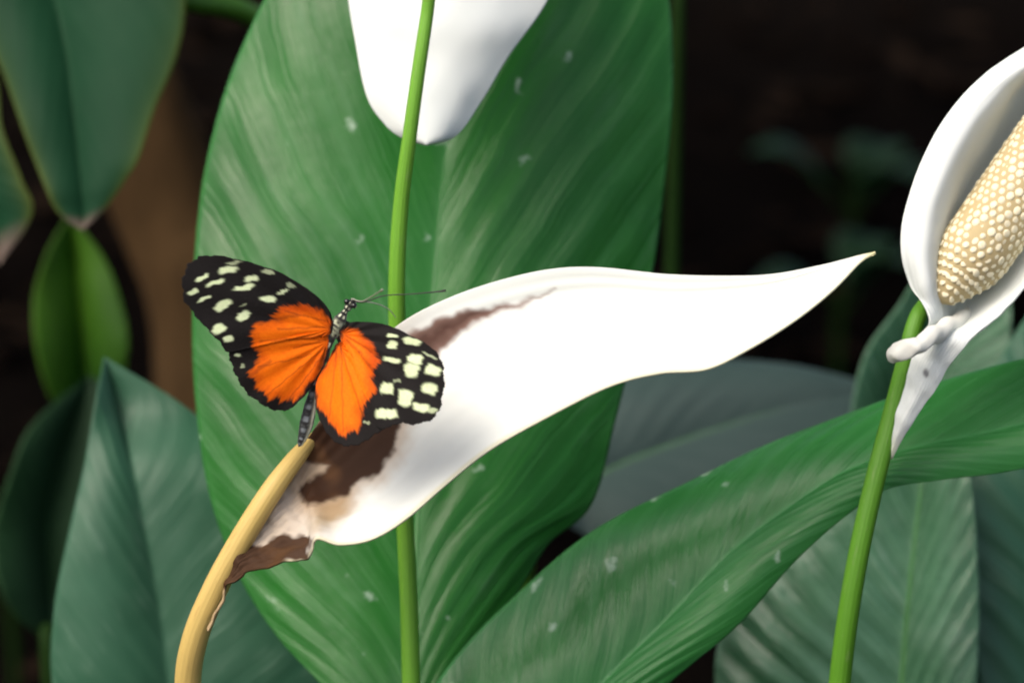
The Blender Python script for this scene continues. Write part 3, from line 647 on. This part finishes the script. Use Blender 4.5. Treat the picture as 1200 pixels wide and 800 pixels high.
def build_right_flower():
    base = P(960, 400, .98)
    root = empty('peace_lily_flower', (base[0], base[1], 0), 'cupped white flower with its cream knobbly spadix showing, on a thick green stalk', 'flower')
    d = .930
    tube('stalk', [P(1118, 325, d+.008), P(1090, 352, d+.006), P(1074, 375, d+.002), P(1062, 420, d), P(1047, 480, d), P(1026, 560, d-.002), P(1008, 640, d-.002), P(994, 720, d), P(984, 800, d+.004), P(976, 900, d+.01), P(968, 1100, d+.02), [base[0], base[1], .14], [base[0], base[1], -.05]],
         [.0026, .0026, .0027, .0028, .0030, .0031, .0032, .0033, .0034, .0036, .0038, .004, .004], M['stalk_dark'], root, 150, 18)
    # cross points: rolled left rim, fold, back, right wall, right edge
    S = [[(1041,537,.928),(1042,537,.928),(1043,537,.928),(1044,537,.928),(1045,537,.928)],
         [(1048,505,.926),(1051,505,.925),(1054,504,.924),(1059,503,.924),(1065,500,.924)],
         [(1058,465,.925),(1065,464,.923),(1074,463,.921),(1084,462,.921),(1094,458,.921)],
         [(1068,430,.924),(1080,428,.921),(1092,426,.919),(1106,424,.918),(1120,418,.918)],
         [(1078,396,.923),(1092,396,.920),(1108,396,.918),(1128,396,.917),(1146,390,.916)],
         [(1088,372,.917),(1100,372,.922),(1120,372,.932),(1152,374,.920),(1178,362,.915)],
         [(1067,332,.923),(1090,336,.918),(1126,338,.937),(1186,338,.924),(1206,326,.914)],
         [(1057,285,.923),(1088,290,.918),(1136,290,.940),(1216,292,.926),(1232,280,.910)],
         [(1066,228,.923),(1102,228,.918),(1160,222,.943),(1262,236,.928),(1278,232,.906)],
         [(1093,163,.923),(1134,160,.919),(1196,152,.945),(1304,170,.930),(1320,172,.904)],
         [(1134,106,.923),(1176,106,.922),(1236,92,.946),(1336,108,.932),(1354,110,.904)],
         [(1200,57,.930),(1234,60,.924),(1308,40,.966),(1362,52,.934),(1378,56,.908)],
         [(1285,10,.922),(1318,14,.938),(1350,4,.960),(1378,6,.940),(1390,6,.920)],
         [(1375,-60,.935),(1380,-62,.938),(1385,-64,.94),(1390,-66,.938),(1395,-68,.936)]]
    def disp(W, u, t): return .0006*wob(W, 70, 5)+.0003*wob(W, 190, 2)+sstep(.48, .3, t)*np.clip(t*8, 0, 1)*(.0009*wob(W, 190, 4)+.0004*wob(W, 480, 9))+.00005*np.sin(2*math.pi*u*14)
    W, g, uv = sheet('spathe', S, 260, 110, disp)
    c = pig(g, (.77, .82, .81))
    q = g[..., :2].reshape(-1, 2)
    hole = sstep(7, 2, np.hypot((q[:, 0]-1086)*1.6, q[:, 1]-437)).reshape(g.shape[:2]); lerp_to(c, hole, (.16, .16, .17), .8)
    low = sstep(500, 540, g[..., 1]); lerp_to(c, low, (.55, .60, .35), .6)
    o = attach(link('spathe', grid_mesh('spathe', W, uv, {'pigment': c}), M['spathe']), root); solid(o, .0007)
    # curled lobe of the spathe's base wrapping over the stalk
    lp = catmull(PA([(1140, 366, .936), (1108, 384, .919), (1082, 400, .910), (1064, 409, .909), (1053, 414, .911), (1048, 417, .913), (1046.5, 418, .914)]), 60)
    me = tube_mesh('lobe', lp, np.interp(np.linspace(0, 1, 60), [0, .3, .6, .8, .93, 1], [.0024, .0026, .0028, .0028, .0021, .0005]), 22)
    co = np.empty(len(me.vertices)*3); me.vertices.foreach_get('co', co); co = co.reshape(-1, 3)
    co += (wob(co, 330, 2)*.0009+wob(co, 900, 3)*.0003)[:, None]*UP-(wob(co, 420, 6)*.0010)[:, None]*FWD; me.vertices.foreach_set('co', co.ravel())
    attach(link('lobe', me, M['lobe']), root)
    spadix(root, P(1104, 350, .924), P(1290, 82, .930), .0112, .00275, True)

# ------------------------------------------------------------------ butterfly
ZL = lambda x, y: (205+x/4, 290+y/4)
ZR = lambda x, y: (335+x/4, 330+y/4)
BLACK = (.010, .009, .009); ORANGE = (.80, .155, .004); CREAM = (.58, .68, .42)
SP_L = [(250,105,48,20,-12,1),(275,71,45,7,-3,.5),(125,142,38,12,-28,1),(188,165,48,12,-22,1),(85,207,28,12,-18,.95),(135,240,36,11,-27,1),(360,145,36,18,-15,1),(325,187,55,14,-12,1),
        (435,113,32,14,0,.55),(545,180,25,12,20,.45),(505,207,32,9,-25,.9),(437,240,40,18,0,1),(224,270,46,24,-30,1),(318,320,38,22,-30,1),(323,270,18,6,-20,.35),(205,382,38,24,-25,1),(255,427,28,17,-20,1),(296,505,16,10,0,.8),(318,555,12,13,0,.45)]
SP_R = [(500,255,30,9,5,.9),(500,295,26,20,10,.85),(590,280,42,18,15,.9),(497,367,45,14,8,1),(608,362,36,26,15,1),(590,415,38,36,10,1),(690,415,38,28,20,1),(672,500,40,30,15,1),(475,500,36,30,5,1),(520,465,20,8,0,.35),
        (562,545,38,42,10,1),(470,618,55,26,0,1),(635,590,40,22,10,1),(692,605,25,13,0,.6),(380,660,20,8,0,.4),(672,345,42,6,25,.5)]
OR_L = [(720,350),(690,300),(620,275),(540,275),(490,290),(465,330),(482,345),(420,350),(370,375),(358,410),(362,440),(385,480),(400,512),(370,560),(345,590),(370,612),(375,650),(405,665),(430,690),(445,710),(480,700),(505,722),(540,705),(565,712),(590,690),(620,645),(670,590),(705,500),(722,440),(726,390)]
OR_R = [(265,235),(330,225),(380,270),(415,320),(432,365),(408,410),(405,450),(415,520),(375,570),(350,600),(345,680),(300,715),(240,705),(215,660),(170,615),(138,520),(145,450),(200,370),(245,315),(262,280)]
VEINS_L = [((465,335),(570,318),7), ((480,383),(705,372),4), ((400,440),(700,412),4), ((350,602),(450,530),7), ((520,300),(715,345),3), ((560,470),(715,430),2), ((430,690),(700,470),1.5), ((540,705),(712,480),1.5), ((390,560),(640,500),1.5)]
VEINS_R = [((285,270),(345,330),5), ((345,330),(410,420),6), ((260,290),(270,700),1.5), ((255,300),(350,590),2), ((240,320),(200,640),1.5), ((280,250),(430,345),4)]

def wing_colour(px, side):
    Z = ZL if side < 0 else ZR; o0 = Z(0, 0)
    q = (px-np.array(o0))*4.0                                   # zoom units, 4 per pixel
    x, y = q[:, 0], q[:, 1]
    j = np.stack([5*np.sin(y*.06+x*.03)+2.5*np.sin(x*.13-y*.10+1)+1.5*np.sin(x*.41+y*.53), 5*np.sin(x*.07-y*.04+2)+2.5*np.sin(y*.15+x*.11)+1.5*np.sin(y*.47-x*.39)], -1)
    c = np.broadcast_to(BLACK, (len(q), 3)).copy()
    def mixin(mask, col):
        nonlocal c; c = c*(1-mask[:, None])+np.array(col)*mask[:, None]
    rx, ry = (722, 390) if side < 0 else (255, 270)
    rad = q-np.array([rx, ry]); an = np.arctan2(rad[:, 1], rad[:, 0]); rl = np.linalg.norm(rad, axis=1)
    j = j+rad/np.maximum(rl, 1)[:, None]*((5*np.sin(an*41+.01*rl)+4*np.sin(an*97+2)+3*np.sin(an*163+rl*.05))*np.clip(rl/200, 0, 1.2))[:, None]
    om = sstep(14, -16, sdf(OR_L if side < 0 else OR_R, q+j)); 
    # redder towards the costa, brighter towards the middle
    mixin(om, ORANGE)
    red = om*sstep(330, 270, y if side < 0 else y-20*0+0) if side < 0 else om*sstep(330, 420, x+.2*(300-y))
    rim = om*sstep(-60, -5, sdf(OR_L if side < 0 else OR_R, q+j)); mixin(rim*.5, (.42, .045, .003))
    mixin(red*.65, (.36, .030, .004))
    for p0, p1, w in (VEINS_L if side < 0 else VEINS_R):
        p0, p1 = np.array(p0, float), np.array(p1, float); e = p1-p0; w_ = q+j*.35-p0; t = np.clip((w_@e)/(e@e), 0, 1)
        dd = np.linalg.norm(w_-t[:, None]*e, axis=1); mixin(sstep(w*1.5+4, w*.2, dd)*.42*om, (.06, .012, .006))
    # radiating fine streaks
    rx, ry = (722, 390) if side < 0 else (255, 270)
    ang = np.arctan2(y-ry, x-rx); st = .5+.5*np.sin(ang*55+np.hypot(x-rx, y-ry)*.02)
    mixin(om*st*.06, (.45, .06, .003))
    for (cx, cy, a, b, rot, k) in (SP_L if side < 0 else SP_R):
        r = math.radians(rot); dx, dy = x-cx+j[:, 0]*.45, y-cy+j[:, 1]*.45
        uu = (dx*math.cos(r)+dy*math.sin(r))/(a*.9); vv = (-dx*math.sin(r)+dy*math.cos(r))/(b*.86)
        pw = 2.2 if side < 0 else 3.6
        s = (np.abs(uu)**pw+np.abs(vv)**pw)**(1/pw)
        mixin(sstep(1.25, .72, s)*k, CREAM)
    return c

def wing(name, root_px, outline, side, depth, parent, label=None, na=340, nr=90, lift=0.0):
    out = catmull(np.array(outline+[outline[0]], float), na)
    # scalloped, slightly frayed margin
    rp = np.array(root_px, float); ra = np.linspace(0, 1, nr)**.8
    k = np.arange(na); fr = 1+.007*np.sin(k*.30)+.004*np.sin(k*.71+1)+.003*np.sin(k*1.9)
    px = rp+(out-rp)[None]*fr[None, :, None]*ra[:, None, None]                     # nr,na,2
    d = depth(px)+lift
    g3 = np.concatenate([px, d[..., None]], -1)
    W = P_arr(g3); nrm = normals(W)
    # vein relief fanning out from the wing root
    ang = np.arctan2(px[..., 1]-rp[1], px[..., 0]-rp[0])
    W = W+nrm*(.00022*np.sin(ang*17+side)*np.clip(ra*3, 0, 1)[:, None]+.0005*wob(W, 90, side+2)*ra[:, None])[..., None]
    c = wing_colour(px.reshape(-1, 2), side).reshape(nr, na, 3)
    c = np.concatenate([c, np.ones((nr, na, 1))], -1)
    o = attach(link(name, grid_mesh(name, W, None, {'pigment': c}), M['wing']), parent); solid(o, .00012)
    if label: o['label'] = label
    return o

def build_butterfly(SW, Sg):
    BD = .884                                                   # distance of the body axis
    c0 = P(388, 400, BD)
    root = empty('butterfly', c0.tolist(), 'orange and black butterfly with cream spots, wings spread, resting on the white spathe', 'butterfly')
    hinge_a, hinge_b = np.array([402., 366.]), np.array([372., 446.])
    hd = (hinge_b-hinge_a)/np.linalg.norm(hinge_b-hinge_a); hn = np.array([hd[1], -hd[0]])     # unit normal of body axis in the picture, + = right
    if hn[0] < 0: hn = -hn
    def dl(px):
        s = -((px-hinge_a)@hn); return BD-.0015-.00007*np.maximum(s, 0)+.00000012*np.maximum(s, 0)**2
    def dr(px):
        s = (px-hinge_a)@hn; along = (px-hinge_a)@hd
        return BD-.0018-.00016*np.maximum(s, 0)+.00000020*np.maximum(s, 0)**2-.00002*along*0
    lh = [(386,394),(350,381),(300,385),(268,400),(267,412),(271,425),(275,437),(282,450),(291,462),(305,472),(317,479),(330,481),(340,479),(350,470),(360,460),(370,445),(380,425),(385,407)]
    lf = [(391,384),(387.5,367),(375,350),(355,335),(330,320),(305,311),(280,304),(255,299.5),(237,300),(225,306),(216,318),(213.5,335),(216,352),(227,367),(242,385),(255,398),(267,412),(287,407),(310,401),(345,397),(383,393)]
    rh = [ZR(*p) for p in [(240,290),(200,370),(150,452),(137,510),(140,570),(150,620),(170,670),(200,720),(250,760),(300,770),(350,757),(400,728),(450,694),(490,650),(470,560),(400,420),(300,290)]]
    rf = [ZR(*p) for p in [(252,228),(290,195),(360,188),(440,195),(510,215),(570,245),(640,280),(690,315),(717,350),(737,400),(742,460),(732,540),(718,600),(690,640),(620,668),(560,664),(530,662),(480,684),(428,680),(400,600),(370,490),(320,360),(262,275)]]
    wing('hindwing', (384, 400), lh, -1, dl, root, None, lift=.0007)
    wing('forewing', (388, 386), lf, -1, dl, root, 'outspread forewing with slanted cream dashes')
    wing('hindwing', ZR(245, 300), rh, 1, dr, root, None, lift=.0007)
    wing('forewing', ZR(262, 245), rf, 1, dr, root, 'raised forewing with square cream spots')
    # body: one continuous lathe from head to abdomen tip
    ctrl = [(415.5,349.5,.8), (413,353,3.6), (410.5,356.5,4.9), (407.5,360.5,4.3), (405,364,3.0), (402.5,368,4.6), (399,374,6.8), (395,381,8.0), (391.5,388,7.6), (388.5,395,5.6), (386.5,401,4.0), (383,410,4.2), (378.5,422,4.3), (373.5,437,4.4), (369,452,4.8), (365.5,468,6.4), (362,484,7.8), (358.5,499,7.7), (355,511,5.8), (352,519,3.4), (350,523,.8)]
    n = 150; k = np.array(ctrl); dd = np.interp(np.arange(len(ctrl)), [0, 7, 10, 14, 20], [BD-.002, BD, BD, BD+.002, BD+.006])
    cc = catmull(np.concatenate([k, dd[:, None]], 1), n); path = P_arr(cc[:, [0, 1, 3]]); rad = np.maximum(cc[:, 2], .4)*.25e-3*.98
    me = tube_mesh('body', path, rad, 26)
    co = np.empty(len(me.vertices)*3); me.vertices.foreach_get('co', co); co = co.reshape(-1, 3)
    fz = wob(co, 1900, 2)*.00018+wob(co, 4100, 5)*.00010
    cen = np.concatenate([np.repeat(path, 26, 0), path[[0, -1]]]); dirv = co-cen; ln = np.linalg.norm(dirv, axis=1, keepdims=True)
    co = co+dirv/np.maximum(ln, 1e-9)*np.where(ln[:, 0] > .0004, fz, 0)[:, None]; me.vertices.foreach_set('co', co.ravel())
    # pigment: black with cream head dots, a cream thorax and pale abdomen flanks
    al = np.concatenate([np.repeat(np.linspace(0, 1, n), 26), [0, 1]])*(len(ctrl)-1)
    sidev = dirv/np.maximum(ln, 1e-9); sx = sidev@RIGHT; sy = sidev@UP; cr = sx*hn[0]-sy*hn[1]
    col = np.broadcast_to((.012, .012, .013), (len(co), 3)).copy()
    def mx(mask, cl):
        nonlocal col; col = col*(1-mask[:, None])+np.array(cl)*mask[:, None]
    nz1, nz2 = wob(co, 900, 1), wob(co, 2300, 4)
    mx(sstep(.15, .45, np.abs(cr))*sstep(.75, .6, np.abs(cr))*sstep(-.1, .3, np.sin(al*5))*(al < 7), (.55, .58, .42))
    mx(sstep(5.8, 6.6, al)*sstep(9.2, 8.2, al)*sstep(-.5, .3, nz2), (.34, .36, .24))
    mx(sstep(.3, .7, np.sin(al*3.2))*(al > 9)*(al < 12)*sstep(.6, .3, np.abs(cr)), (.5, .5, .36))
    ab = (al > 13)
    mx(ab*sstep(.45, .75, cr)*sstep(.97, .88, cr), (.66, .66, .50))
    mx(ab*sstep(.55, .3, np.abs(cr+.15))*sstep(.1, .6, np.sin(al*7))*.8, (.20, .23, .25))
    mx((al > 13)*(al < 19)*sstep(.2, .8, nz2)*.4, (.22, .25, .25))
    a = me.color_attributes.new('pigment', 'FLOAT_COLOR', 'POINT'); a.data.foreach_set('color', np.concatenate([col, np.ones((len(col), 1))], 1).astype(np.float32).ravel())
    attach(link('body', me, M['body']), root)
    def ball(name, c, r, mat, sq=(1, 1, 1)):
        n_ = 12; ph = np.linspace(0, math.pi, n_); th = np.linspace(0, 2*math.pi, 17)
        g = np.array([[(math.sin(p)*math.cos(t)*sq[0], math.sin(p)*math.sin(t)*sq[1], math.cos(p)*sq[2]) for t in th] for p in ph])*r+c
        return attach(link(name, grid_mesh(name, g), mat), root)
    ball('eye', P(406.5, 353.5, BD-.0022), .00085, M['eye']); ball('eye', P(415, 358, BD-.0022), .00085, M['eye'])
    # antennae with clubs, coiled-down proboscis and palps
    tube('antenna', [P(414, 352, BD-.003), P(426, 354, BD-.005), P(450, 346.5, BD-.007), P(482, 344.5, BD-.009), P(510, 342, BD-.010), P(522, 340.5, BD-.010)], [.00022, .00018, .00016, .00016, .00020, .00036], M['black'], root, 50, 8)
    tube('antenna', [P(412, 350, BD-.003), P(424, 353, BD-.009), P(436, 347, BD-.020), P(444, 342, BD-.030), P(448, 339.5, BD-.035)], [.00022, .00018, .00016, .00018, .00036], M['antenna_pale'], root, 50, 8)
    tube('proboscis', [P(415.5, 354, BD-.001), P(428, 353.5, BD+.002), P(442, 356, BD+.006), P(455, 362, BD+.010), P(464, 372, BD+.014)], [.00026, .00022, .00018, .00016, .00012], M['antenna_pale'], root, 40, 8)
    # legs down to the spathe
    flat = SW.reshape(-1, 3); fpx = Sg.reshape(-1, 3)
    for (hx, hy), (fx, fy), kb in (((398,374),(448,408),(424,390)), ((395,381),(440,420),(425,392)), ((391,388),(402,470),(408,428)), ((400,372),(436,428),(416,396)), ((389,391),(388,482),(382,440)), ((393,384),(424,440),(404,420))):
        i = np.argmin((fpx[:, 0]-fx)**2+(fpx[:, 1]-fy)**2); foot = flat[i]
        hip = P(hx, hy, BD+.0012); knee = P(kb[0], kb[1], BD+.004)
        toe = foot+(foot-knee)/np.linalg.norm(foot-knee)*.0004
        tube('leg', [hip, (hip+knee)/2+UP*.0006, knee, (knee+toe)/2, toe], [.00035, .00032, .00026, .00020, .00014], M['black'], root, 30, 8)

build_ground(); build_litter(); build_tree()
build_leaves()
build_top_flower(); build_right_flower()
SW, Sg = build_main_flower()
build_butterfly(SW, Sg)
